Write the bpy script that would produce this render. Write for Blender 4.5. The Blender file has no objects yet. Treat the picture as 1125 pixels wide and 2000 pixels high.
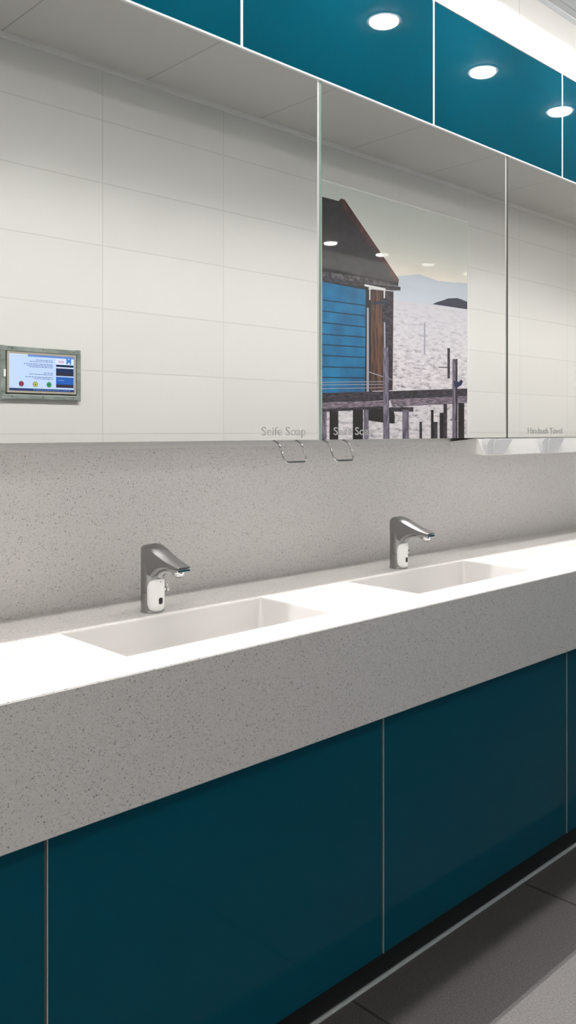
import bpy, bmesh, math, random
from mathutils import Vector, Matrix
random.seed(7)
S = bpy.context.scene
COL = S.collection
# ------------------------------------------------------------------ camera
H = 1.32                      # eye height
CY = -1.80                    # camera distance from the vanity wall (wall is y = 0)
FPX, HX, HY, PW = 1672.0, 562.5, 840.0, 1125.0
TH = math.atan2(1744.5, 1672.0)
cT, sT = math.cos(TH), math.sin(TH)
cam_d = bpy.data.cameras.new('camera'); cam = bpy.data.objects.new('camera', cam_d); COL.objects.link(cam)
cam.location = (0, CY, H)
cam.rotation_euler = (math.radians(90), 0, TH - math.radians(90))
cam_d.sensor_fit = 'HORIZONTAL'; cam_d.sensor_width = 36; cam_d.lens = FPX / PW * 36
cam_d.shift_y = -(1000 - HY) / PW
cam_d.clip_start = 0.01
S.camera = cam
# ------------------------------------------------------------------ world, exposure
w = bpy.data.worlds.new('world'); S.world = w; w.use_nodes = True
w.node_tree.nodes['Background'].inputs[0].default_value = (1, .98, .95, 1)
w.node_tree.nodes['Background'].inputs[1].default_value = 0.05
S.view_settings.view_transform = 'Standard'; S.view_settings.look = 'None'
S.view_settings.exposure = 0.3; S.view_settings.gamma = 1.0
S.view_settings.use_curve_mapping = False
S.cycles.max_bounces = 14; S.cycles.diffuse_bounces = 6; S.cycles.glossy_bounces = 8
# light levels (used by the lamp builders further down)
DOWN_S = 105.0        # each downlight over the vanity
COVE_W = 106.0      # cove strip above the blue fascia, whole length
WASH_W = 44.0       # extra spot added in each downlight, aimed at the opposite wall
FILL_W = 15.0       # unseen fill light added in the lobby behind the camera
# ------------------------------------------------------------------ plan
X0, X1 = -1.6, 8.2
YM = -0.13                    # mirror plane
YO = -1.836                   # opposite wall
ZC = H + 1.645                # main ceiling
ZL = 2.82                     # lowered ceiling strip with downlights
YF = -0.553                   # counter front
ZT = 0.903                    # counter top
ZB = 0.668                    # counter underside
YD = -0.515                   # cupboard doors
YP = -0.4665                  # plinth
ZMB, ZMT, ZBT = 1.293, 2.299, 2.709

def at(px, py, D):            # a point of the photo on a plane D metres in front of the camera, measured square to the wall
    u = (px - HX) / FPX
    t = D / (sT - u * cT)
    return Vector((t * (cT + u * sT), CY + D, H - t * (py - HY) / FPX))
def wall_at(px, py):          # same for what is seen in the mirror: a point on the opposite wall
    v = at(px, py, 3.376)
    return Vector((v.x, YO, v.z))

# ------------------------------------------------------------------ materials
def mat(name, col, rough=.5, metal=0, spec=.5, coat=0, coat_r=.03, emis=None, estr=0):
    m = bpy.data.materials.new(name); m.use_nodes = True
    b = m.node_tree.nodes['Principled BSDF']
    b.inputs['Base Color'].default_value = (*col, 1)
    b.inputs['Roughness'].default_value = rough; b.inputs['Metallic'].default_value = metal
    b.inputs['Specular IOR Level'].default_value = spec
    b.inputs['Coat Weight'].default_value = coat; b.inputs['Coat Roughness'].default_value = coat_r
    if emis: b.inputs['Emission Color'].default_value = (*emis, 1); b.inputs['Emission Strength'].default_value = estr
    return m
def nt(m): return m.node_tree.nodes, m.node_tree.links, m.node_tree.nodes['Principled BSDF']
def srgb(r, g, b):
    f = lambda c: (c/255/12.92) if c/255 <= .04045 else ((c/255+.055)/1.055)**2.4
    return (f(r), f(g), f(b))
def add_noise(m, scale, c1, c2, lo=.4, hi=.6, detail=4, bump=0, vec=None, stretch=None):
    N, L, B = nt(m)
    tc = N.new('ShaderNodeTexCoord'); no = N.new('ShaderNodeTexNoise'); no.inputs['Scale'].default_value = scale
    no.inputs['Detail'].default_value = detail
    if stretch:
        mp = N.new('ShaderNodeMapping'); mp.inputs['Scale'].default_value = stretch
        L.new(tc.outputs['Object'], mp.inputs[0]); L.new(mp.outputs[0], no.inputs['Vector'])
    else: L.new(tc.outputs['Object'], no.inputs['Vector'])
    r = N.new('ShaderNodeValToRGB'); r.color_ramp.elements[0].position = lo; r.color_ramp.elements[1].position = hi
    r.color_ramp.elements[0].color = (*c1, 1); r.color_ramp.elements[1].color = (*c2, 1)
    L.new(no.outputs['Fac'], r.inputs[0]); L.new(r.outputs[0], B.inputs['Base Color'])
    if bump:
        bu = N.new('ShaderNodeBump'); bu.inputs['Strength'].default_value = bump; bu.inputs['Distance'].default_value = .001
        L.new(no.outputs['Fac'], bu.inputs['Height']); L.new(bu.outputs[0], B.inputs['Normal'])
    return m
def paneled(name, col, joint, ax, ox, oy, pw, ph, mortar=.002, rough=.4, coat=0, bump=.4, noise=None):
    """flat panels with thin joints; ax picks which two axes carry the grid"""
    m = mat(name, col, rough, coat=coat); N, L, B = nt(m)
    tc = N.new('ShaderNodeTexCoord'); sp = N.new('ShaderNodeSeparateXYZ'); L.new(tc.outputs['Object'], sp.inputs[0])
    cb = N.new('ShaderNodeCombineXYZ')
    for i, (a, o) in enumerate(zip(ax, (ox, oy))):
        s = N.new('ShaderNodeMath'); s.operation = 'SUBTRACT'; s.inputs[1].default_value = o - 40 * (pw if i == 0 else ph)
        L.new(sp.outputs[a], s.inputs[0]); L.new(s.outputs[0], cb.inputs[i])
    br = N.new('ShaderNodeTexBrick'); br.offset = 0; br.squash = 1
    br.inputs['Scale'].default_value = 1; br.inputs['Mortar Size'].default_value = mortar; br.inputs['Mortar Smooth'].default_value = .2
    br.inputs['Brick Width'].default_value = pw; br.inputs['Row Height'].default_value = ph
    br.inputs['Color1'].default_value = (*col, 1); br.inputs['Color2'].default_value = (*[c*.97 for c in col], 1); br.inputs['Mortar'].default_value = (*joint, 1)
    L.new(cb.outputs[0], br.inputs['Vector'])
    out = br.outputs['Color']
    if noise:
        no = N.new('ShaderNodeTexNoise'); no.inputs['Scale'].default_value = noise[0]; no.inputs['Detail'].default_value = 6
        L.new(tc.outputs['Object'], no.inputs['Vector'])
        mr = N.new('ShaderNodeMapRange'); mr.inputs['From Min'].default_value = .3; mr.inputs['From Max'].default_value = .7
        mr.inputs['To Min'].default_value = noise[1]; mr.inputs['To Max'].default_value = noise[2]; L.new(no.outputs['Fac'], mr.inputs['Value'])
        mx = N.new('ShaderNodeMix'); mx.data_type = 'RGBA'; mx.blend_type = 'MULTIPLY'; mx.inputs['Factor'].default_value = 1
        L.new(out, mx.inputs[6]); L.new(mr.outputs[0], mx.inputs[7]); out = mx.outputs[2]
    L.new(out, B.inputs['Base Color'])
    bu = N.new('ShaderNodeBump'); bu.invert = True; bu.inputs['Strength'].default_value = bump; bu.inputs['Distance'].default_value = .002
    L.new(br.outputs['Fac'], bu.inputs['Height']); L.new(bu.outputs[0], B.inputs['Normal'])
    return m
def speckled(name, base):
    m = mat(name, base, .38); N, L, B = nt(m)
    tc = N.new('ShaderNodeTexCoord')
    def layer(scale, lo, hi):
        v = N.new('ShaderNodeTexVoronoi'); v.inputs['Scale'].default_value = scale
        L.new(tc.outputs['Object'], v.inputs['Vector'])
        # random chance per cell
        s = N.new('ShaderNodeSeparateColor'); L.new(v.outputs['Color'], s.inputs[0])
        g = N.new('ShaderNodeMath'); g.operation = 'GREATER_THAN'; g.inputs[1].default_value = lo; L.new(s.outputs[0], g.inputs[0])
        d = N.new('ShaderNodeMath'); d.operation = 'LESS_THAN'; d.inputs[1].default_value = hi; L.new(v.outputs['Distance'], d.inputs[0])
        k = N.new('ShaderNodeMath'); k.operation = 'MULTIPLY'; L.new(g.outputs[0], k.inputs[0]); L.new(d.outputs[0], k.inputs[1])
        return k.outputs[0]
    cur = None
    no = N.new('ShaderNodeTexNoise'); no.inputs['Scale'].default_value = 160; no.inputs['Detail'].default_value = 3
    L.new(tc.outputs['Object'], no.inputs['Vector'])
    r = N.new('ShaderNodeValToRGB'); r.color_ramp.elements[0].position = .3; r.color_ramp.elements[1].position = .7
    r.color_ramp.elements[0].color = (*[c*.95 for c in base], 1); r.color_ramp.elements[1].color = (*[min(1, c*1.04) for c in base], 1)
    L.new(no.outputs['Fac'], r.inputs[0]); cur = r.outputs[0]
    for scale, lo, hi, k in ((300, .86, .42, .60), (500, .80, .45, .72), (200, .95, .34, .45), (420, .85, .4, 1.16)):
        mx = N.new('ShaderNodeMix'); mx.data_type = 'RGBA'
        L.new(layer(scale, lo, hi), mx.inputs['Factor']); L.new(cur, mx.inputs[6])
        mx.inputs[7].default_value = (*[min(1, c*k) for c in base], 1); cur = mx.outputs[2]
    L.new(cur, B.inputs['Base Color'])
    return m

M = {}
M['stone'] = speckled('speckled_solid_surface', (.70, .678, .666))
M['basin'] = mat('basin_white', (.56, .546, .534), .3)
M['blue'] = mat('blue_glass', (.0, .076, .120), .3, spec=.0, coat=.25, coat_r=.0)
M['alu'] = mat('aluminium', (.78, .78, .77), .35, metal=.8)
M['alu_white'] = mat('white_profile', (.85, .85, .85), .4)
M['strip'] = add_noise(mat('brushed_strip', (.5, .49, .48), .45, metal=.4), 60, (.70, .69, .68), (.80, .79, .78), stretch=(1, 30, 30))
M['brown_strip'] = mat('bronze_strip', (.10, .085, .075), .5)
M['mirror'] = mat('mirror_silver', (.905, .915, .90), .0, metal=1)
M['glass_edge'] = mat('green_glass_edge', (.30, .44, .38), .15, spec=.8)
M['chrome'] = mat('chrome', (.62, .62, .62), .12, metal=1)
M['satin_chrome'] = mat('satin_chrome', (.34, .34, .34), .30, metal=1)
M['white_plastic'] = mat('white_plastic', (.88, .88, .87), .25)
M['white_metal'] = mat('white_enamel', (.86, .85, .84), .3)
M['outlet'] = mat('pale_grey_plastic', (.66, .67, .69), .3)
M['black'] = mat('black_plastic', (.008, .008, .008), .3)
M['letter'] = mat('etched_lettering', (.50, .50, .49), .7)
M['letter_faint'] = mat('faint_lettering', (.54, .53, .51), .7)
M['seam_dark'] = mat('dark_seam', (.07, .07, .06), .5)
M['plinth'] = mat('black_plinth', (.012, .012, .013), .4)
M['floor'] = paneled('anthracite_floor_tiles', (.115, .108, .106), (.045, .043, .042), (0, 1), 1.478, -.4665, .745, .745, .004, .45, noise=(220, .65, 1.35))
M['tiles'] = paneled('white_wall_panels', (.66, .652, .638), (.56, .553, .54), (0, 2), 2.074, H-.018, .7056, .2838, .0030, .33)
M['white_wall'] = paneled('white_upper_panels', (.80, .80, .79), (.6, .6, .6), (0, 2), 2.985, -5, .80, 20, .003, .5)
M['ceil'] = paneled('ceiling_panels', (.60, .595, .575), (.36, .355, .34), (0, 1), 1.589, -8.3, .714, 4, .003, .55)
M['ceil_low'] = paneled('lowered_ceiling_panels', (.74, .735, .72), (.5, .5, .5), (0, 1), 2.09, -8.3, .637, 4, .003, .5)
M['paint'] = mat('white_paint', (.72, .715, .70), .6)
M['box'] = mat('grey_board', (.45, .44, .43), .6)
M['galv'] = add_noise(mat('galvanised_steel', (.4, .45, .43), .35, metal=.7), 14, (.22, .27, .25), (.46, .51, .49), .3, .7, stretch=(1, 1, 3))
M['bezel'] = mat('pale_bezel', (.45, .41, .35), .35, metal=.3)

# ------------------------------------------------------------------ mesh helpers
def box(bm, a, b, mi=0):
    x0, y0, z0 = [min(p, q) for p, q in zip(a, b)]; x1, y1, z1 = [max(p, q) for p, q in zip(a, b)]
    v = [bm.verts.new(p) for p in ((x0,y0,z0),(x1,y0,z0),(x1,y1,z0),(x0,y1,z0),(x0,y0,z1),(x1,y0,z1),(x1,y1,z1),(x0,y1,z1))]
    for f in ((0,3,2,1),(4,5,6,7),(0,1,5,4),(1,2,6,5),(2,3,7,6),(3,0,4,7)):
        bm.faces.new([v[i] for i in f]).material_index = mi
def quad(bm, pts, mi=0):
    f = bm.faces.new([bm.verts.new(p) for p in pts]); f.material_index = mi; return f
def lathe(bm, prof, c=(0,0,0), axis='Z', n=32, mi=0):
    """prof: list of (radius, height)"""
    rings = []
    for r, h in prof:
        ring = []
        for i in range(n):
            a = 2*math.pi*i/n; p = (r*math.cos(a), r*math.sin(a), h)
            if axis == 'Y': p = (p[0], p[2], p[1])
            if axis == 'X': p = (p[2], p[0], p[1])
            ring.append(bm.verts.new(Vector(p)+Vector(c)))
        rings.append(ring)
    for a, b in zip(rings, rings[1:]):
        for i in range(n): bm.faces.new((a[i], a[(i+1)%n], b[(i+1)%n], b[i])).material_index = mi
    bm.faces.new(rings[0][::-1]).material_index = mi; bm.faces.new(rings[-1]).material_index = mi
def tube(bm, pts, r, n=12, closed=False):
    pts = [Vector(p) for p in pts]; rings = []
    for i, p in enumerate(pts):
        t = (pts[min(i+1, len(pts)-1)] - pts[max(i-1, 0)]).normalized()
        a = t.cross(Vector((.3, .2, 1))).normalized()
        if i and a.dot(prev) < 0: a = -a
        prev = a; b = t.cross(a)
        rings.append([bm.verts.new(p + r*(math.cos(2*math.pi*k/n)*a + math.sin(2*math.pi*k/n)*b)) for k in range(n)])
    for a, b in zip(rings, rings[1:]):
        for i in range(n): bm.faces.new((a[i], a[(i+1)%n], b[(i+1)%n], b[i]))
    bm.faces.new(rings[0][::-1]); bm.faces.new(rings[-1])
def obj(name, bm, mats, parent=None, loc=(0,0,0), smooth=False, bevel=0, seg=2, recalc=True):
    if recalc: bmesh.ops.recalc_face_normals(bm, faces=bm.faces[:])
    me = bpy.data.meshes.new(name); bm.to_mesh(me); bm.free()
    for m in (mats if isinstance(mats, (list, tuple)) else [mats]): me.materials.append(m)
    o = bpy.data.objects.new(name, me); COL.objects.link(o); o.location = loc
    if parent: o.parent = parent
    if smooth:
        for p in me.polygons: p.use_smooth = True
        me.set_sharp_from_angle(angle=math.radians(smooth if smooth is not True else 35))
    if bevel:
        b = o.modifiers.new('bevel', 'BEVEL'); b.width = bevel; b.segments = seg; b.limit_method = 'ANGLE'; b.harden_normals = False
    return o
def NB(): return bmesh.new()
def bx(name, a, b, m, parent=None, bevel=0, **k):
    bm = NB(); box(bm, a, b); return obj(name, bm, m, parent, bevel=bevel, **k)
def thing(name, label, cat, loc=(0,0,0), group=None):
    o = bpy.data.objects.new(name, None); COL.objects.link(o); o.location = loc; o.empty_display_size = .05
    return tag(o, label, cat, group)
def tag(o, label, cat, group=None):
    o['label'] = label; o['category'] = cat
    if group: o['group'] = group
    return o
def struct(o): o['kind'] = 'structure'; return o
def dup(root, loc, label, group=None):
    r = root.copy(); COL.objects.link(r); r.location = loc; r['label'] = label
    if group: r['group'] = group
    for ch in list(root.children):
        c = ch.copy(); COL.objects.link(c); c.parent = r
        for g in list(ch.children):
            d = g.copy(); COL.objects.link(d); d.parent = c
    return r
def text_mesh(name, s, size, m, parent, origin, xdir, width=None, depth=.0003, bold=0):
    cu = bpy.data.curves.new(name, 'FONT'); cu.body = s; cu.size = size; cu.extrude = depth; cu.offset = bold; cu.resolution_u = 4
    tmp = bpy.data.objects.new('tmp', cu); COL.objects.link(tmp)
    dg = bpy.context.evaluated_depsgraph_get(); me = bpy.data.meshes.new_from_object(tmp.evaluated_get(dg))
    bpy.data.objects.remove(tmp); me.name = name
    xs = [v.co.x for v in me.vertices]; k = (width/(max(xs)-min(xs))) if width else 1
    z = Vector((0,0,1)); xd = Vector(xdir); n = xd.cross(z)
    for v in me.vertices:
        c = v.co.copy(); v.co = Vector(origin) + xd*((c.x-min(xs))*k) + z*c.y + n*c.z
    me.materials.clear(); me.materials.append(m)
    o = bpy.data.objects.new(name, me); COL.objects.link(o); o.parent = parent
    if parent: pass
    return o

# ------------------------------------------------------------------ the room shell
struct(bx('floor', (X0-.1, -3.9, -.10), (X1+.1, .1, 0), M['floor']))
struct(bx('wall_back', (X0-.1, 0, 0), (X1+.1, .1, 3.2), M['white_wall']))
struct(bx('wall_opposite', (1.30, YO-.12, 0), (X1, YO, 3.2), M['tiles']))
struct(bx('wall_lobby', (X0, -3.9, 0), (1.42, -3.8, 3.2), M['paint']))
struct(bx('wall_partition', (1.30, -3.8, 0), (1.42, YO-.12, 3.2), M['paint']))
struct(bx('added_wainscot', (1.31, YO, 0), (X1, YO+.012, 1.08), M['blue']))  # unseen dark wainscot, added to cut bounce light on the cupboard doors
struct(bx('wall_left', (X0-.1, -3.9, 0), (X0, 0, 3.2), M['tiles']))
struct(bx('wall_right', (X1, YO-.1, 0), (X1+.1, 0, 3.2), M['tiles']))
YR0, YR1 = -.249, -.96        # lowered strip
struct(bx('ceiling', (X0, -3.8, ZC), (X1, YR1, 3.2), M['ceil']))
struct(bx('ceiling_recess', (X0, YR0, 3.10), (X1, 0, 3.2), M['paint']))
struct(bx('ceiling_lowered', (X0, YR1, ZL), (X1, YR0, 3.2), M['ceil_low']))
struct(bx('trim_1', (X0, YR0, ZL-.004), (X1, YR0-.022, ZL), M['alu_white']))
struct(bx('trim_2', (1.30, YO, ZC-.02), (X1, YO+.014, ZC), M['paint']))
# boxed-out wall that carries the mirrors and the blue fascia
struct(bx('wall_boxing', (X0, -.108, ZMB+.012), (X1, 0, ZBT-.006), M['box']))
# splashback and the brushed strip on top of it
sp = bx('splashback', (X0, -.012, ZT), (X1, -.0002, 1.2745), M['stone'])
tag(sp, 'speckled grey-beige stone splashback between counter and mirrors', 'splashback')
xs_end = at(878, 870, 1.788).x
bm = NB(); box(bm, (X0, -.016, 1.2745), (xs_end, 0, 1.3045))
struct(obj('trim_3', bm, M['strip']))
# plinth and floor profile
struct(bx('baseboard_vanity', (X0, YP, 0), (X1, 0, .102), M['plinth']))
bm = NB(); box(bm, (X0, YP-.003, 0), (X1, YP, .009)); box(bm, (X0, YP-.008, 0), (X1, YP-.003, .002))
struct(obj('trim_4', bm, M['alu'], bevel=.001))

# ------------------------------------------------------------------ counter with basins
basins = [(.8755, 1.4285), (1.748, 2.298), (3.03, 3.58)]
BYB, BYF = -.212, -.458
counter = thing('washbasin_counter', 'long speckled stone washbasin counter with deep front apron', 'counter', (X0, YF, ZB))
def L_(o):  # keep world coordinates while parented to an empty at its own place
    o.location = -Vector(o.parent.location); return o
bm = NB()
xs = [X0]
for a, b in basins: xs += [a, b]
xs.append(X1)
ys = [YF+.004, BYF, BYB, -.012]
for i in range(len(xs)-1):
    for j in range(3):
        if j == 1 and i % 2 == 1: continue
        quad(bm, [(xs[i], ys[j], ZT), (xs[i+1], ys[j], ZT), (xs[i+1], ys[j+1], ZT), (xs[i], ys[j+1], ZT)])
# rounded nose, apron, underside, rear, ends
nose = [(YF+.004, ZT), (YF+.0012, ZT-.0012), (YF, ZT-.004), (YF, ZB+.002), (YF+.002, ZB), (YD-.001, ZB), (-.012, ZB), (-.012, ZT)]
for (ya, za), (yb, zb) in zip(nose, nose[1:]):
    quad(bm, [(X0, ya, za), (X1, ya, za), (X1, yb, zb), (X0, yb, zb)])
bmesh.ops.remove_doubles(bm, verts=bm.verts[:], dist=1e-5)
L_(obj('worktop', bm, M['stone'], counter))
for a, b in basins:
    bm = NB(); d = .085; ins = .012; r = .010
    loops = []
    def rr(x0, y0, x1, y1, z, rad):
        out = []
        for (cx, cy, a0) in ((x1-rad, y1-rad, 0), (x0+rad, y1-rad, 90), (x0+rad, y0+rad, 180), (x1-rad, y0+rad, 270)):
            for k in range(5):
                t = math.radians(a0 + 22.5*k); out.append(bm.verts.new((cx+rad*math.cos(t), cy+rad*math.sin(t), z(cy))))
        return out
    zf = lambda y: ZT - d + .012*(BYB-y)/.246   # slopes to the back
    loops.append(rr(a-.0, BYF, b+.0, BYB, lambda y: ZT, .0005))
    loops.append(rr(a+.002, BYF+.002, b-.002, BYB-.002, lambda y: ZT-.004, .004))
    loops.append(rr(a+.006, BYF+.006, b-.006, BYB-.006, lambda y: zf(y)+.02, .014))
    loops.append(rr(a+.012, BYF+.012, b-.012, BYB-.012, lambda y: zf(y)+.005, .018))
    loops.append(rr(a+.028, BYF+.028, b-.028, BYB-.028, lambda y: zf(y), .02))
    for A, B_ in zip(loops, loops[1:]):
        for i in range(20): bm.faces.new((A[i], A[(i+1)%20], B_[(i+1)%20], B_[i]))
    bm.faces.new(loops[-1])
    for f in bm.faces: f.normal_update()
    bmesh.ops.recalc_face_normals(bm, faces=bm.faces[:])
    bmesh.ops.reverse_faces(bm, faces=bm.faces[:])
    bs = L_(obj('basin', bm, M['basin'], counter, smooth=40, recalc=False))
    bm = NB(); xc = (a+b)/2; lathe(bm, [(.030, 0), (.030, .003), (.026, .0045), (.006, .0045)], (xc, -.275, ZT-d+.0095))
    obj('drain_cap', bm, M['chrome'], bs, smooth=True)

# ------------------------------------------------------------------ faucets
def make_faucet(loc, label):
    f = thing('sensor_faucet', label, 'faucet', loc, 'chrome sensor faucets on the counter')
    # lower body
    bm = NB(); R = .0265
    lathe(bm, [(R+.0008, 0), (R+.0008, .003), (R, .004), (R, .0455), (R-.0012, .046), (R-.0012, .0472), (R, .0477), (R, .112)], n=40)
    # head: sections along the outward direction s (towards -y)
    secs = []
    prof = [(-R, .004, .100, .112), (-.0262, .006, .100, .128), (-.024, .0125, .1, .140), (-.020, .0185, .1, .148), (-.012, .0238, .098, .1535), (0, .0262, .092, .1555),
            (.012, .0258, .086, .1545), (.022, .0252, .082, .1515), (.030, .0247, .0905, .1485), (.040, .0240, .098, .1445), (.052, .0232, .1035, .1395), (.070, .0220, .107, .1325),
            (.090, .0208, .1085, .1255), (.108, .0197, .1095, .1195), (.118, .0185, .1105, .1165), (.1215, .0165, .1115, .115)]
    for s, wd, zb, zt in prof:
        ch = min(.006, (zt-zb)*.3, wd*.5); zs = zb + (zt-zb)*.52
        pts = [(-wd*.72, zb), (wd*.72, zb), (wd*.93, zb+ch*.6), (wd, zs), (wd*.97, zt-ch), (wd*.74, zt-ch*.25), (wd*.35, zt), (-wd*.35, zt), (-wd*.74, zt-ch*.25), (-wd*.97, zt-ch), (-wd, zs), (-wd*.93, zb+ch*.6)]
        secs.append([bm.verts.new((x, -s, z)) for x, z in pts])
    for A, B_ in zip(secs, secs[1:]):
        for i in range(12): bm.faces.new((A[i], A[(i+1)%12], B_[(i+1)%12], B_[i]))
    bm.faces.new(secs[0][::-1]); bm.faces.new(secs[-1])
    obj('body', bm, M['satin_chrome'], f, smooth=38)
    # bright plate under the tip and the aerator
    bm = NB(); box(bm, (-.0175, -.121, .1035), (.0175, -.080, .110)); lathe(bm, [(.0125, .093), (.0135, .095), (.0135, .1045)], (0, -.101, 0), n=28)
    ae = obj('aerator', bm, M['chrome'], f, smooth=True, bevel=.0012)
    bm = NB(); lathe(bm, [(.0095, .0915), (.0105, .0935)], (0, -.101, 0), n=24); obj('nozzle', bm, M['black'], ae, smooth=True)
    bm = NB(); tube(bm, [(0, -.0255, .086), (0, -.036, .094), (0, -.050, .0995), (0, -.080, .1035)], .0065, 12)
    obj('sensor_bar', bm, M['chrome'], f, smooth=True)
    # white sensor cover wrapped around the front
    def shield(amax, z0, z1, r, rnd, off=0, seg=28, rows=16):
        bm = NB(); grid = []
        for j in range(rows+1):
            z = z0 + (z1-z0)*j/rows
            e = min(j, rows-j)/rows*(z1-z0)
            k = 1 if e >= rnd else math.sqrt(max(0.0, 1-(1-e/rnd)**2))*.55+.45
            row = []
            for i in range(seg+1):
                q = -1+2*i/seg; a = math.radians(off + q*amax*k)
                edge = max(abs(q)**8, max(0, 1-e/.003) if e < .003 else 0)
                rr_ = r + .0026*(1-edge*.9)
                row.append(bm.verts.new((rr_*math.sin(a), -rr_*math.cos(a), z)))
            grid.append(row)
        for A, B_ in zip(grid, grid[1:]):
            for i in range(seg): bm.faces.new((A[i], A[i+1], B_[i+1], B_[i]))
        return bm
    cov = obj('sensor_cover', shield(62, .004, .0775, R-.0006, .022), M['white_plastic'], f, smooth=60)
    obj('sensor_window', shield(13, .0185, .0355, R+.0008, .006, 8, 10, 10), M['black'], cov, smooth=60)
    bm = NB(); lathe(bm, [(.0012, 0), (.0012, .001)], (.003, -R-.0026, .0705), 'Y', 10); obj('indicator_dot', bm, M['black'], cov)
    # groove line around the cover
    # side lever
    bm = NB(); lathe(bm, [(.0042, 0), (.0042, .008), (.0062, .0085), (.0066, .0150), (.0055, .0165)], (R-.001, -.004, .047), 'X', 20)
    lathe(bm, [(.0022, 0), (.0026, .012)], (R+.0115, -.004, .047), 'Z', 10)
    obj('mixing_lever', bm, M['chrome'], f, smooth=True)
    bm = NB(); box(bm, (-.007, -.0075, .1552), (.006, -.0052, .1560)); obj('top_mark', bm, M['black'], f)
    return f
FY = -.160
f1 = make_faucet((1.139, FY, ZT), 'chrome sensor faucet with white cover, the nearer one in the photo')
dup(f1, (2.036, FY, ZT), 'chrome sensor faucet behind the second basin, under the mirrored picture')
dup(f1, (3.33, FY, ZT), 'chrome sensor faucet behind the farthest basin, past the towel dispenser')

# ------------------------------------------------------------------ cupboard doors and blue fascia
seams = [-1.10, -.17, .684, 1.538, 2.397, 3.25, 4.10, 4.95, 5.80, 6.65, 7.5]
dl = {2: 'dark blue glass cupboard door at the left edge, cut off by the frame', 3: 'dark blue glass cupboard door under the nearer faucet, left of the middle seam',
      4: 'dark blue glass cupboard door right of the middle seam, under the second faucet', 5: 'sliver of dark blue glass cupboard door at the far right edge'}
seams2 = [-.17, .684, 1.538, 2.397, 3.25, 4.10, 4.95]
names2 = ['dark blue glass cupboard door cut off by the left edge of the photo',
          'dark blue glass cupboard door under the nearer faucet, widest one in the photo',
          'dark blue glass cupboard door right of the middle seam, meeting the floor strip',
          'dark blue glass cupboard door at the right edge, only a sliver showing',
          'dark blue glass cupboard door just past the right edge of the photo',
          'dark blue glass cupboard door at the far end of the counter']
for i, lab in enumerate(names2):
    a, b = seams2[i], seams2[i+1]
    d = thing('cupboard_door', lab, 'cupboard door', ((a+b)/2, YD, .102), 'blue glass doors under the counter')
    L_(bx('door_panel', (a+.0028, YD, .102), (b-.0034, YD+.018, ZB-.001), M['blue'], d, bevel=.0008))
    L_(bx('edge_profile', (a-.0032, YD+.002, .102), (a+.0003, YD+.02, ZB-.010), M['brown_strip'], d))
    L_(bx('edge_profile', (a+.0005, YD-.001, .102), (a+.0024, YD+.02, ZB-.014), M['alu'], d))
struct(bx('wall_carcass', (X0, YD+.021, .103), (X1, -.013, ZB-.012), M['plinth']))
fs = [at(472,95,1.67).x - .823, at(472, 95, 1.67).x, at(847, 243, 1.67).x, at(1098, 300, 1.67).x]
fs = [fs[0]-.823] + fs + [fs[-1]+.823*k for k in (1, 2, 3)]
fl = ['blue glass fascia panel beyond the left edge, above the first mirror', 'blue glass fascia panel leftmost in view, with no lamp reflection',
      'blue glass fascia panel reflecting one round lamp, above the mirror seam', 'blue glass fascia panel between two seams with a lamp reflection in its middle',
      'blue glass fascia panel at the top right edge, lamp reflection on its left seam', 'blue glass fascia panel past the right edge of the photo',
      'blue glass fascia panel at the far end above the mirrors']
for i, lab in enumerate(fl):
    a, b = fs[i], fs[i+1]
    d = thing('fascia_panel', lab, 'wall panel', ((a+b)/2, YM, ZMT), 'blue glass fascia above the mirrors')
    L_(bx('glass_panel', (a+.004, YM, ZMT+.006), (b-.004, YM+.015, ZBT-.004), M['blue'], d, bevel=.0008))
    L_(bx('seam_profile', (a-.0036, YM-.0012, ZMT+.005), (a+.0036, YM+.02, ZBT), M['alu_white'], d))
    L_(bx('bottom_profile', (a-.0036, YM-.004, ZMT+.0005), (b-.0037, YM+.02, ZMT+.0055), M['alu_white'], d))
    L_(bx('top_profile', (a-.0036, YM+.001, ZBT-.003), (b-.0037, YM+.02, ZBT+.001), M['black'], d))
# ------------------------------------------------------------------ mirrors
ms = [at(623.7, 200, 1.67).x, at(989.5, 400, 1.67).x]; mw = ms[1]-ms[0]
ms = [ms[0]-2*mw, ms[0]-mw] + ms + [ms[1]+mw*k for k in (1, 2, 3, 4)]
ml = ['frameless mirror panel beyond the left edge of the photo', 'large frameless mirror panel on the left, reflecting the small screen',
      'frameless mirror panel in the middle, reflecting the boathouse picture', 'frameless mirror panel at the right edge, above the towel dispenser',
      'frameless mirror panel past the right edge of the photo', 'frameless mirror panel fifth along the wall', 'frameless mirror panel at the far end of the wall']
mir = []
for i, lab in enumerate(ml):
    a, b = ms[i], ms[i+1]
    d = thing('wall_mirror', lab, 'mirror', ((a+b)/2, YM, ZMB), 'mirrors above the counter'); mir.append(d)
    L_(bx('mirror_glass', (a+.0085, YM, ZMB), (b-.0085, YM+.004, ZMT), M['mirror'], d))
    L_(bx('side_profile', (b-.0083, YM+.001, ZMB), (b-.0003, YM+.02, ZMT), M['alu_white'], d))
    L_(bx('glass_edge', (a+.0003, YM+.0005, ZMB), (a+.0083, YM+.02, ZMT), M['glass_edge'] if i == 2 else M['seam_dark'], d))
    L_(bx('backing_board', (a+.0085, YM+.0042, ZMB+.003), (b-.0085, YM+.02, ZMT), M['box'], d))
def mirror_text(d, s, xa, xb, ybase, cap, m='letter'):
    A, B_ = at(xa, ybase, 1.67), at(xb, ybase, 1.67); t = (at(xa, ybase-10, 1.67)-A).z/10
    o = text_mesh('lettering', s, cap*t/.70, M[m], d, (A.x, YM-.0004, A.z), (1, 0, 0), B_.x-A.x)
    L_(o); o['label'] = 'small grey lettering etched on the mirror'
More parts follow.
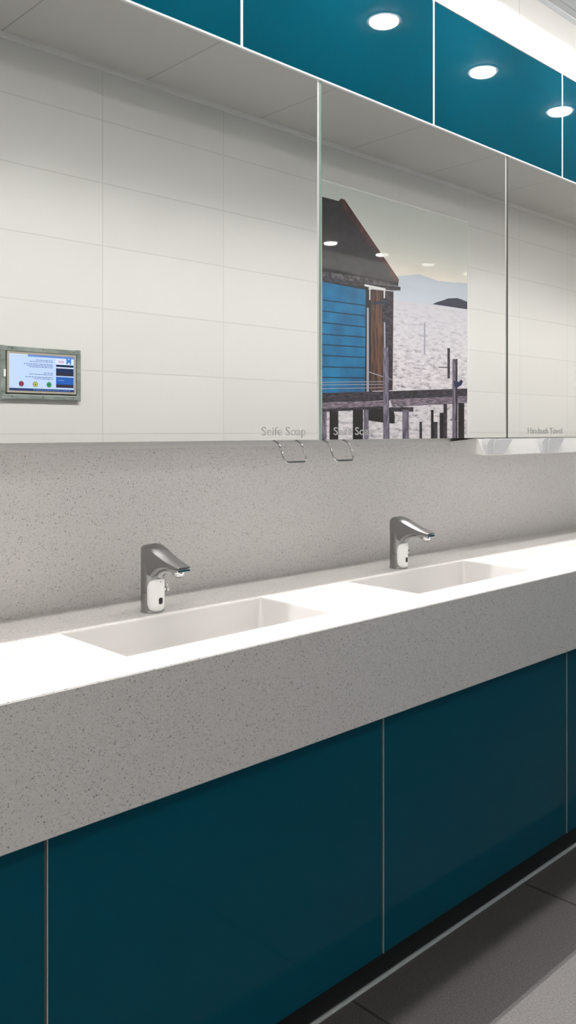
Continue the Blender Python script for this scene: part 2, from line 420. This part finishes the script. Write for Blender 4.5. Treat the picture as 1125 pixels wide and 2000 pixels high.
mirror_text(mir[1], 'Seife Soap', 511, 597, 850.5, 17)
mirror_text(mir[2], 'Seife Soap', 652, 728, 849.5, 15.5)
mirror_text(mir[3], 'Handtuch Towel', 1031, 1098, 847, 12, 'letter_faint')

# ------------------------------------------------------------------ wire soap hooks
def hook(xa, xb, lab):
    """xa, xb: wall positions of the two wires"""
    h = thing('soap_holder', lab, 'soap holder', ((xa+xb)/2, -.10, ZMB), 'wire soap holders under the mirrors')
    x0, x1 = xa-h.location.x, xb-h.location.x
    prof = [(.02, .010), (.006, .002), (-.010, -.004), (-.022, -.009), (-.030, -.018), (-.036, -.032), (-.042, -.046)]
    pts = [(x0, y, z) for y, z in prof]
    r = .014
    arc = [(x0 + r*(1-math.cos(t)), -.042-.006*math.sin(t), -.046 - r*math.sin(t)*.95) for t in [math.radians(q) for q in (15, 35, 55, 75, 90)]]
    arc2 = [(x1 - (p[0]-x0), p[1], p[2]) for p in reversed(arc)]
    pts = pts + arc + arc2 + [(x1, y, z) for y, z in reversed(prof)]
    bm = NB(); tube(bm, pts, .0029, 10); obj('wire_loop', bm, M['chrome'], h, smooth=True)
    for x in (x0, x1):
        bm = NB(); lathe(bm, [(.0045, -.004), (.0045, .004)], (x, -.004, .003), 'Y', 14); obj('wire_ferrule', bm, M['black'], h, smooth=True)
A1, B1 = at(537, 862, 1.69).x, at(581, 862, 1.69).x
hook(A1, B1, 'bent wire soap holder hanging under the left mirror lettering')
A2, B2 = at(634, 862, 1.69).x, at(673, 862, 1.69).x
hook(A2, B2, 'bent wire soap holder hanging just right of the mirror seam')

# ------------------------------------------------------------------ towel dispenser housing
dx = xs_end
disp = thing('towel_dispenser', 'long white towel dispenser housing under the right-hand mirror', 'towel dispenser', (dx, 0, 1.23))
DX1 = dx + 2.1; zb, zt = 1.2335, ZMB-.0015
bm = NB()   # wedge: bottom falls from the wall to the front lip, front face leans out
pr = [(-.0125, zt-.012), (-.118, zt), (-.128, zt), (-.158, zb+.003), (-.158, zb), (-.150, zb), (-.0125, zt-.030)]
for x0_, x1_ in ((dx, DX1),):
    A = [bm.verts.new((x0_, y, z)) for y, z in pr]; B_ = [bm.verts.new((x1_, y, z)) for y, z in pr]
    n = len(pr)
    for i in range(n): bm.faces.new((A[i], A[(i+1)%n], B_[(i+1)%n], B_[i]))
    bm.faces.new(A[::-1]); bm.faces.new(B_)
L_(obj('housing', bm, M['white_metal'], disp, bevel=.0012))
x = at(943, 880, 1.655).x
for k in range(3):
    xa = x + k*.365; h0, h1 = zb+.004, zt-.001
    def slab(u0, u1, u1b, rnd, yf, name, m):
        bm = NB(); pts = [(u0, h0), (u1b, h0), (u1, h1)] + [(u0+rnd-rnd*math.sin(math.radians(q)), h1-.030+.030*math.cos(math.radians(q))) for q in range(0, 91, 10)]
        def yfront(z): return yf + .003*(z-h0)/(h1-h0)
        A = [bm.verts.new((xa+u, yfront(z), z)) for u, z in pts]; B_ = [bm.verts.new((xa+u, -.127, z)) for u, z in pts]
        n = len(pts)
        for i in range(n): bm.faces.new((A[i], A[(i+1)%n], B_[(i+1)%n], B_[i]))
        bm.faces.new(A); bm.faces.new(B_[::-1])
        return obj(name, bm, m, None, smooth=30, bevel=.0015)
    m_ = slab(0, .165, .100, .034, -.163, 'towel_outlet', M['outlet']); m_.parent = disp; m_.location = -disp.location
    r_ = slab(.036, .163, .099, .030, -.167, 'outlet_lip', M['outlet']); r_.parent = m_
# ------------------------------------------------------------------ downlights in the lowered strip
LX0 = at(750, 40, 2.0196).x; LP = (at(943, 140, 2.0196).x - LX0)
LYL = -.13 - .3496
def make_down(x, lab):
    d = thing('downlight', lab, 'ceiling light', (x, LYL, ZL), 'round downlights in the lowered ceiling')
    bm = NB(); n = 40
    prof = [(.052, 0.0), (.053, -.003), (.066, -.003), (.067, 0.0)]
    rings = [[bm.verts.new((r*math.cos(2*math.pi*i/n), r*math.sin(2*math.pi*i/n), z)) for i in range(n)] for r, z in prof]
    for A, B_ in zip(rings, rings[1:]):
        for i in range(n): bm.faces.new((A[i], A[(i+1)%n], B_[(i+1)%n], B_[i]))
    obj('trim_ring', bm, M['white_metal'], d, smooth=True)
    bm = NB(); lathe(bm, [(.0525, .001), (.0525, -.010), (.050, -.0125)], n=40)
    obj('diffuser', bm, M['lamp'], d)
    return d
M['lamp'] = mat('lamp_diffuser', (.9, .9, .9), .5, emis=(1, .97, .93), estr=DOWN_S)
M['lamp_soft'] = mat('soft_diffuser', (.9, .9, .9), .5, emis=(1, .97, .93), estr=2)
nl = {0: 'round ceiling downlight whose reflection is leftmost on the blue fascia', 1: 'round ceiling downlight whose reflection is middle of the three on blue fascia',
      2: 'round ceiling downlight whose reflection lies on the rightmost fascia seam', 4: 'round ceiling downlight seen by reflection on the pictured dark roof',
      5: 'round ceiling downlight seen by reflection at the pictured roof edge'}
d0 = make_down(LX0, nl[0])
ld = bpy.data.lights.new('added_wall_beam', 'SPOT'); ld.energy = WASH_W; ld.color = (1, .965, .92); ld.shadow_soft_size = .03; ld.spot_size = math.radians(86); ld.spot_blend = .8  # added spot: brightens the opposite wall, spares the rear of the counter
lo = bpy.data.objects.new('added_wall_beam', ld); COL.objects.link(lo); lo.parent = d0; lo.location = (0, 0, -.016)
lo.rotation_euler = (math.radians(-38), 0, 0)
ordn = {-5: 'round downlight in the lowered ceiling, first from the left wall', -4: 'round downlight in the lowered ceiling, second from the left wall',
        -3: 'round downlight in the lowered ceiling, third from the left wall', -2: 'round downlight in the lowered ceiling above the nearer faucet',
        -1: 'round downlight in the lowered ceiling above the gap between faucets', 3: 'round downlight in the lowered ceiling just past the photo edge',
        6: 'round downlight in the lowered ceiling, third from the far wall', 7: 'round downlight in the lowered ceiling, second from the far wall', 8: 'round downlight in the lowered ceiling next to the far wall'}
for k in range(-5, 9):
    if k == 0 or not (X0+.1 < LX0+k*LP < X1-.1): continue
    dup(d0, (LX0+k*LP, LYL, ZL), nl.get(k) or ordn[k])

# ------------------------------------------------------------------ cove strip above the fascia
YCV = -.1160; ZCV = 3.055
cv = thing('cove_light', 'slim light strip hidden in the ceiling recess above the blue fascia', 'light strip', ((X0+X1)/2, YCV, ZCV))
bm = NB(); Lh = (X1-X0)/2-.05; box(bm, (-Lh, -.010, .002), (Lh, .034, .045)); obj('channel', bm, M['alu'], cv)
for yy, frac in ((0, .42), (.022, .58)):   # two LED rows
    bm = NB(); box(bm, (-Lh, yy-.002, .0005), (Lh, yy+.002, .002)); obj('diffuser_strip', bm, M['lamp_soft'], cv)
    ld = bpy.data.lights.new('cove_beam', 'AREA'); ld.shape = 'RECTANGLE'; ld.size = 2*Lh; ld.size_y = .004; ld.energy = COVE_W*frac; ld.color = (1, .97, .95); ld.spread = math.radians(88)
    lo = bpy.data.objects.new('cove_beam', ld); COL.objects.link(lo); lo.parent = cv; lo.location = (0, yy, 0)
# ------------------------------------------------------------------ added fill light, unseen in the lobby behind the camera
lm = thing('lobby_fill_light', 'unseen square fill light added in the lobby behind the camera', 'ceiling light', (-.2, -2.7, ZC))
bm = NB(); box(bm, (-.3, -.3, -.012), (.3, .3, 0)); obj('fill_panel', bm, M['lamp_soft'], lm, bevel=.002)
ld = bpy.data.lights.new('lobby_fill', 'AREA'); ld.size = .56; ld.energy = FILL_W; ld.color = (1, .97, .94)
lo = bpy.data.objects.new('lobby_fill', ld); COL.objects.link(lo); lo.parent = lm; lo.location = (0, 0, -.014)
# ------------------------------------------------------------------ boathouse picture on the opposite wall
pic = thing('wall_picture', 'large glossy picture of a turquoise boathouse on a jetty by the water', 'picture', (4.15, YO, 1.1))
PL, PR = wall_at(624.5, 500).x, wall_at(910, 500).x
PT, PB = H + .4185*3.376, 1.12
L_(bx('mount', (PL-.003, YO+.0005, PB-.003), (PR-.001, YO+.010, PT-.001), M['white_plastic'], pic))
for n_, a_, b_ in (('glass_edge', (PL-.004, PT), (PR+.005, PT+.007)), ('glass_edge', (PR, PB), (PR+.005, PT))):
    L_(bx(n_, (a_[0], YO+.0005, a_[1]), (b_[0], YO+.0125, b_[1]), M['alu_white'], pic))
def ink(name, col): 
    return mat('print_'+name, srgb(*col), .5, coat=.25, coat_r=.0)
inks = {}
def grad_ink(name, stops, z0, z1):
    m = ink(name, (128,128,128)); N, L, B = nt(m)
    tc = N.new('ShaderNodeTexCoord'); sp_ = N.new('ShaderNodeSeparateXYZ'); L.new(tc.outputs['Object'], sp_.inputs[0])
    no = N.new('ShaderNodeTexNoise'); no.inputs['Scale'].default_value = 3; L.new(tc.outputs['Object'], no.inputs['Vector'])
    ad = N.new('ShaderNodeMath'); ad.operation = 'MULTIPLY_ADD'; ad.inputs[1].default_value = .12; L.new(no.outputs['Fac'], ad.inputs[0]); L.new(sp_.outputs[2], ad.inputs[2])
    mr = N.new('ShaderNodeMapRange'); mr.inputs['From Min'].default_value = z0+.06; mr.inputs['From Max'].default_value = z1+.06; L.new(ad.outputs[0], mr.inputs['Value'])
    r = N.new('ShaderNodeValToRGB'); e = r.color_ramp.elements
    e[0].position = stops[0][0]; e[0].color = (*srgb(*stops[0][1]), 1); e[1].position = stops[-1][0]; e[1].color = (*srgb(*stops[-1][1]), 1)
    for p, c in stops[1:-1]: q = e.new(p); q.color = (*srgb(*c), 1)
    L.new(mr.outputs[0], r.inputs[0]); L.new(r.outputs[0], B.inputs['Base Color']); return m
ZH = wall_at(910, 604).z
inks['sky'] = grad_ink('sky', [(0, (200,204,210)), (.25, (220,213,202)), (.6, (214,216,210)), (1, (206,211,206))], ZH, PT)
inks['haze'] = grad_ink('haze', [(0, (188,196,208)), (1, (150,160,176))], ZH, ZH+.45)
m = inks['sea'] = ink('sea', (190,185,190)); N, L, B = nt(m)
tc = N.new('ShaderNodeTexCoord'); mp = N.new('ShaderNodeMapping'); mp.inputs['Scale'].default_value = (9, 1, 30); L.new(tc.outputs['Object'], mp.inputs[0])
no = N.new('ShaderNodeTexNoise'); no.inputs['Scale'].default_value = 1.6; no.inputs['Detail'].default_value = 7; no.inputs['Roughness'].default_value = .7; L.new(mp.outputs[0], no.inputs['Vector'])
r = N.new('ShaderNodeValToRGB'); e = r.color_ramp.elements; e[0].position = .33; e[0].color = (*srgb(84,80,98), 1); e[1].position = .58; e[1].color = (*srgb(214,208,213), 1)
q = e.new(.45); q.color = (*srgb(186,180,188), 1); L.new(no.outputs['Fac'], r.inputs[0])
sz = N.new('ShaderNodeSeparateXYZ'); L.new(tc.outputs['Object'], sz.inputs[0])
mr = N.new('ShaderNodeMapRange'); mr.inputs['From Min'].default_value = ZH-.45; mr.inputs['From Max'].default_value = ZH; mr.inputs['To Max'].default_value = .9; L.new(sz.outputs[2], mr.inputs['Value'])
mx = N.new('ShaderNodeMix'); mx.data_type = 'RGBA'; L.new(mr.outputs[0], mx.inputs['Factor']); L.new(r.outputs[0], mx.inputs[6]); mx.inputs[7].default_value = (*srgb(196,195,204), 1)
L.new(mx.outputs[2], B.inputs['Base Color'])
inks['hill'] = ink('hill', (24,32,54)); 
inks['roof'] = add_noise(ink('roof', (28,22,32)), 12, srgb(10,7,11), srgb(38,31,43), .35, .75, 8, stretch=(1, 1, 2))
inks['rust'] = add_noise(ink('rust', (62,24,24)), 25, srgb(42,18,20), srgb(80,34,32))
inks['eave'] = add_noise(ink('eave', (60,54,60)), 30, srgb(30,27,32), srgb(104,98,104), .4, .7)
inks['turq'] = add_noise(ink('turquoise', (0,120,170)), 6, srgb(0,74,116), srgb(0,112,160), .3, .7)
inks['line'] = ink('board_shadow', (4,40,62))
inks['black'] = ink('black', (12,10,14))
inks['brown'] = add_noise(ink('brown', (70,50,42)), 14, srgb(34,26,26), srgb(112,74,58), .38, .68, 6, stretch=(8, 1, .6))
inks['post'] = add_noise(ink('post', (90,84,104)), 22, srgb(58,52,70), srgb(128,120,140), .35, .65, 5, stretch=(3, 1, .7))
inks['dark'] = add_noise(ink('dark_wood', (40,34,44)), 22, srgb(20,17,24), srgb(70,62,76), .4, .7, 5, stretch=(1, 1, 4))
inks['deck'] = add_noise(ink('deck', (110,98,112)), 24, srgb(64,56,68), srgb(140,128,142), .35, .65, 5, stretch=(1, 1, 6))
inks['white'] = ink('white', (214,214,216)); inks['wire'] = ink('wire', (150,150,165)); inks['navy'] = ink('navy', (24,26,66))
keys = list(inks); bm = NB(); lay = [0]
def pz(cx, cy):
    v = wall_at(600 + cx/3.409, 340 + cy/3.409); return v.x, v.z
def poly(k, pts, world=False):
    lay[0] += 1; y = YO + .0102 + lay[0]*.00003
    P = []
    for p in pts:
        a, b = p if world else pz(*p)
        if not world and p[1] >= 1750: b = PB
        P.append((min(max(a, PL), PR), y, min(max(b, PB), PT)))
    f = quad(bm, P, keys.index(k))
    f.normal_update()
    if f.normal.y < 0: f.normal_flip()
def rect(k, x0, y0, x1, y1): poly(k, [(x0, y0), (x1, y0), (x1, y1), (x0, y1)])
poly('sky', [(PL, ZH), (PR, ZH), (PR, PT), (PL, PT)], True)
poly('sea', [(PL, PB), (PR, PB), (PR, ZH), (PL, ZH)], True)
poly('haze', [(540, 838), (560, 685), (660, 675), (740, 668), (860, 712), (960, 722), (1060, 728), (1060, 900)])
poly('hill', [(825, 867), (860, 852), (895, 842), (930, 829), (990, 826), (1020, 836), (1060, 852), (1060, 902)])
rect('wire', 768, 990, 778, 1200)
rect('dark', 925, 1160, 942, 1360)
rect('dark', 865, 1284, 935, 1290)
poly('black', [(92, 715), (400, 740), (425, 1470), (92, 1470)])
poly('turq', [(90, 718), (382, 772), (375, 1455), (90, 1462)])
for ya, yb in ((835, 872), (908, 942), (985, 1016), (1062, 1084), (1132, 1150), (1204, 1218), (1280, 1286), (1350, 1354)):
    poly('line', [(90, ya), (378, yb), (378, yb+8), (90, ya+8)])
poly('black', [(380, 770), (422, 772), (420, 1460), (376, 1455)])
poly('brown', [(418, 768), (566, 785), (560, 1440), (412, 1445)])
poly('dark', [(485, 775), (560, 783), (556, 1440), (515, 1440)])
poly('wire', [(388, 890), (401, 892), (402, 1455), (386, 1455)])
poly('roof', [(90, 153), (200, 182), (215, 166), (240, 172), (602, 705), (596, 742), (380, 712), (90, 655)])
poly('rust', [(213, 164), (240, 172), (602, 703), (582, 722), (204, 186)])
poly('eave', [(90, 648), (380, 692), (598, 738), (596, 748), (350, 722), (90, 682)])
poly('dark', [(90, 682), (350, 722), (612, 752), (612, 776), (560, 778), (90, 716)])
poly('white', [(372, 734), (512, 762), (512, 778), (372, 748)])
poly('white', [(500, 770), (510, 772), (508, 828), (500, 828)])
poly('white', [(404, 748), (411, 750), (411, 840), (404, 840)])
poly('line', [(430, 852), (520, 845), (520, 862), (430, 868)])
# under the jetty
rect('post', 90, 1560, 120, 1755); rect('black', 140, 1560, 198, 1755); rect('black', 295, 1560, 362, 1755); rect('post', 368, 1550, 400, 1755)
poly('black', [(400, 1555), (560, 1555), (575, 1610), (572, 1662), (500, 1655), (400, 1640)])
rect('dark', 545, 1552, 698, 1582); rect('post', 625, 1570, 668, 1755)
# deck
poly('dark', [(90, 1458), (500, 1447), (1060, 1428), (1060, 1482), (560, 1505), (90, 1525)])
poly('deck', [(90, 1520), (500, 1510), (500, 1562), (90, 1582)])
poly('deck', [(540, 1500), (1060, 1478), (1060, 1524), (560, 1550)])
poly('dark', [(90, 1564), (500, 1545), (500, 1562), (90, 1584)])
for ya, yb in ((1385, 1380), (1402, 1398), (1428, 1420)): poly('wire', [(90, ya), (500, yb), (500, yb+4), (90, ya+4)])
poly('wire', [(402, 1315), (556, 1368), (556, 1373), (402, 1321)])
poly('wire', [(500, 988), (510, 988), (512, 1165), (502, 1165)])
poly('post', [(496, 1160), (530, 1154), (541, 1755), (498, 1755)])
rect('dark', 738, 1650, 755, 1755); rect('black', 815, 1570, 832, 1755); rect('dark', 832, 1650, 858, 1755); rect('black', 873, 1590, 902, 1755)
rect('dark', 898, 1530, 922, 1755); rect('black', 996, 1525, 1036, 1755)
rect('post', 958, 1232, 991, 1755)
poly('dark', [(978, 1232), (991, 1232), (991, 1755), (980, 1755)])
poly('navy', [(965, 1375), (1000, 1385), (1015, 1368), (1028, 1380), (1018, 1405), (985, 1425), (968, 1410)])
L_(obj('print', bm, [inks[k] for k in keys], pic, recalc=False))

# ------------------------------------------------------------------ small screen on the opposite wall (seen in the mirror)
def sc(cx, cy, off=.02):      # crop pixel of the mirrored view -> wall
    v = at(cx/5.625, 640 + cy/5.625, 3.376-off); return v.x, v.z
scr = thing('info_screen', 'small information screen in an open metal mounting frame on the white wall', 'screen', (1.78, YO, 1.42))
def sb(name, x0, y0, x1, y1, ya, yb, m, parent=scr, bevel=0):
    a = wall_at(x0/5.625, 640+y0/5.625); b = wall_at(x1/5.625, 640+y1/5.625)
    return bx(name, (a.x, YO+ya, a.z), (b.x, YO+yb, b.z), m, None, bevel)
xl, xr = wall_at(0, 700).x, wall_at(865/5.625, 700).x
zt_, zb_ = wall_at(0, 640+196/5.625).z, wall_at(0, 640+780/5.625).z
W_, H_ = xr-xl, zt_-zb_
def part(name, a, b, m, parent=scr, bevel=0): return L_(bx(name, a, b, m, parent, bevel))
part('back_plate', (xl+.01, YO+.001, zb_+.01), (xr-.01, YO+.010, zt_-.01), M['black'])
for z in (zt_-.020, zb_): 
    r_ = part('mounting_rail', (xl, YO+.010, z), (xr-.012, YO+.020, z+.020), M['galv'], bevel=.001)
    for q in (.12, .5, .9):
        bm = NB(); lathe(bm, [(.0022, 0), (.0022, .001)], (xl+q*W_, YO+.020, z+.010), 'Y', 12); obj('screw_hole', bm, M['black'], r_)
    for c in r_.children: c.location = (0, 0, 0)
for x in (xl-.004, xr-.020): part('mounting_rail', (x, YO+.008, zb_-.004), (x+.020, YO+.018, zt_+.002), M['galv'], bevel=.001)
ix0, ix1, iz0, iz1 = xl+.020, xr-.026, zb_+.026, zt_-.022
fr = NB(); bw = .009
for a, b in (((ix0, 0, iz0), (ix0+bw, 0, iz1)), ((ix1-bw, 0, iz0), (ix1, 0, iz1)), ((ix0+bw, 0, iz1-bw), (ix1-bw, 0, iz1)), ((ix0+bw, 0, iz0), (ix1-bw, 0, iz0+bw))):
    box(fr, (a[0], YO+.010, a[2]), (b[0], YO+.023, b[2]))
L_(obj('bezel', fr, M['bezel'], scr))
sx0, sx1, sz0, sz1 = ix0+bw, ix1-bw, iz0+bw, iz1-bw
def em(name, col, s=1.0):
    return mat('screen_'+name, (.01, .01, .01), .2, emis=srgb(*col), estr=s)
E = {'bg': em('pale_blue', (186, 208, 244)), 'bar': em('blue_bar', (96, 134, 200)), 'foot': em('footer', (30, 52, 100)), 'txt': em('text', (96, 110, 160)),
     'red': em('red', (150, 42, 60)), 'yel': em('yellow', (190, 190, 70)), 'grn': em('green', (40, 150, 70)), 'sea': em('picture_blue', (18, 40, 80)),
     'blue': em('royal_blue', (28, 90, 176)), 'dusk': em('dusk', (44, 36, 54)), 'wht': em('white', (214, 224, 244)), 'pink': em('pink', (206, 180, 206)), 'ring': em('ring', (60, 70, 90)), 'logo': em('logo', (60, 120, 196))}
ek = list(E); bm = NB(); Ws, Hs = sx1-sx0, sz1-sz0; ly = [0]
def sp_(k, u0, v0, u1, v1):   # u runs along X (as seen mirrored, left to right), v from the top down
    ly[0] += 1; y = YO+.0200+ly[0]*.00002
    f = quad(bm, [(sx0+u0*Ws, y, sz1-v0*Hs), (sx0+u1*Ws, y, sz1-v0*Hs), (sx0+u1*Ws, y, sz1-v1*Hs), (sx0+u0*Ws, y, sz1-v1*Hs)], ek.index(k))
    f.normal_update()
    if f.normal.y < 0: f.normal_flip()
def disc(k, u, v, r):
    ly[0] += 1; y = YO+.0200+ly[0]*.00002
    f = quad(bm, [(sx0+u*Ws+r*math.cos(t*math.pi/12), y, sz1-v*Hs+r*math.sin(t*math.pi/12)) for t in range(24)], ek.index(k)); f.normal_update()
    if f.normal.y < 0: f.normal_flip()
sp_('bg', 0, 0, 1, 1); sp_('bar', .28, .0, 1, .055); sp_('wht', .0, .0, .28, .02)
sp_('wht', .71, .075, .99, .23)
sp_('foot', 0, .93, 1, 1)
for v, a, b in ((.13, .40, .66), (.175, .30, .66), (.245, .22, .66), (.285, .26, .66), (.325, .30, .66), (.48, .52, .66), (.525, .30, .66), (.60, .24, .66), (.645, .36, .66)):
    x = b
    while x > a:
        w_ = random.uniform(.02, .055); sp_('txt', max(a, x-w_), v, x, v+.018); x -= w_+.009
for k in range(14): sp_('bar', .36+k*.042, .955, .385+k*.042+random.uniform(0, .01), .975)
sp_('sea', .71, .235, .99, .30); sp_('wht', .71, .30, .99, .335); sp_('sea', .71, .335, .99, .55); sp_('dusk', .71, .47, .99, .55)
sp_('blue', .71, .58, .99, .88); sp_('dusk', .71, .79, .99, .88); sp_('bar', .74, .66, .84, .69); sp_('pink', .74, .12, .84, .19)
for u, k in ((.18, 'red'), (.39, 'yel'), (.60, 'grn')):
    disc('ring', u, .81, .0115); disc(k, u, .81, .0095); disc('ring', u, .81, .0035)
screen = L_(obj('screen_display', bm, [E[k] for k in ek], scr, recalc=False))
part('screen_body', (sx0, YO+.010, sz0), (sx1, YO+.0199, sz1), M['black'])
for u, v, k, s in ((.95, .215, 'logo', .19), (.95, .77, 'bg', .17)):
    o = text_mesh('logo_letter', 'M', s*Hs/.7, E[k], screen, (sx0+u*Ws, YO+.0216, sz1-v*Hs), (-1, 0, 0), .075*Ws, .0001, .0006)
part('white_clip', (xl+.006, YO+.012, (zb_+zt_)/2-.018), (xl+.014, YO+.024, (zb_+zt_)/2+.012), M['white_plastic'])
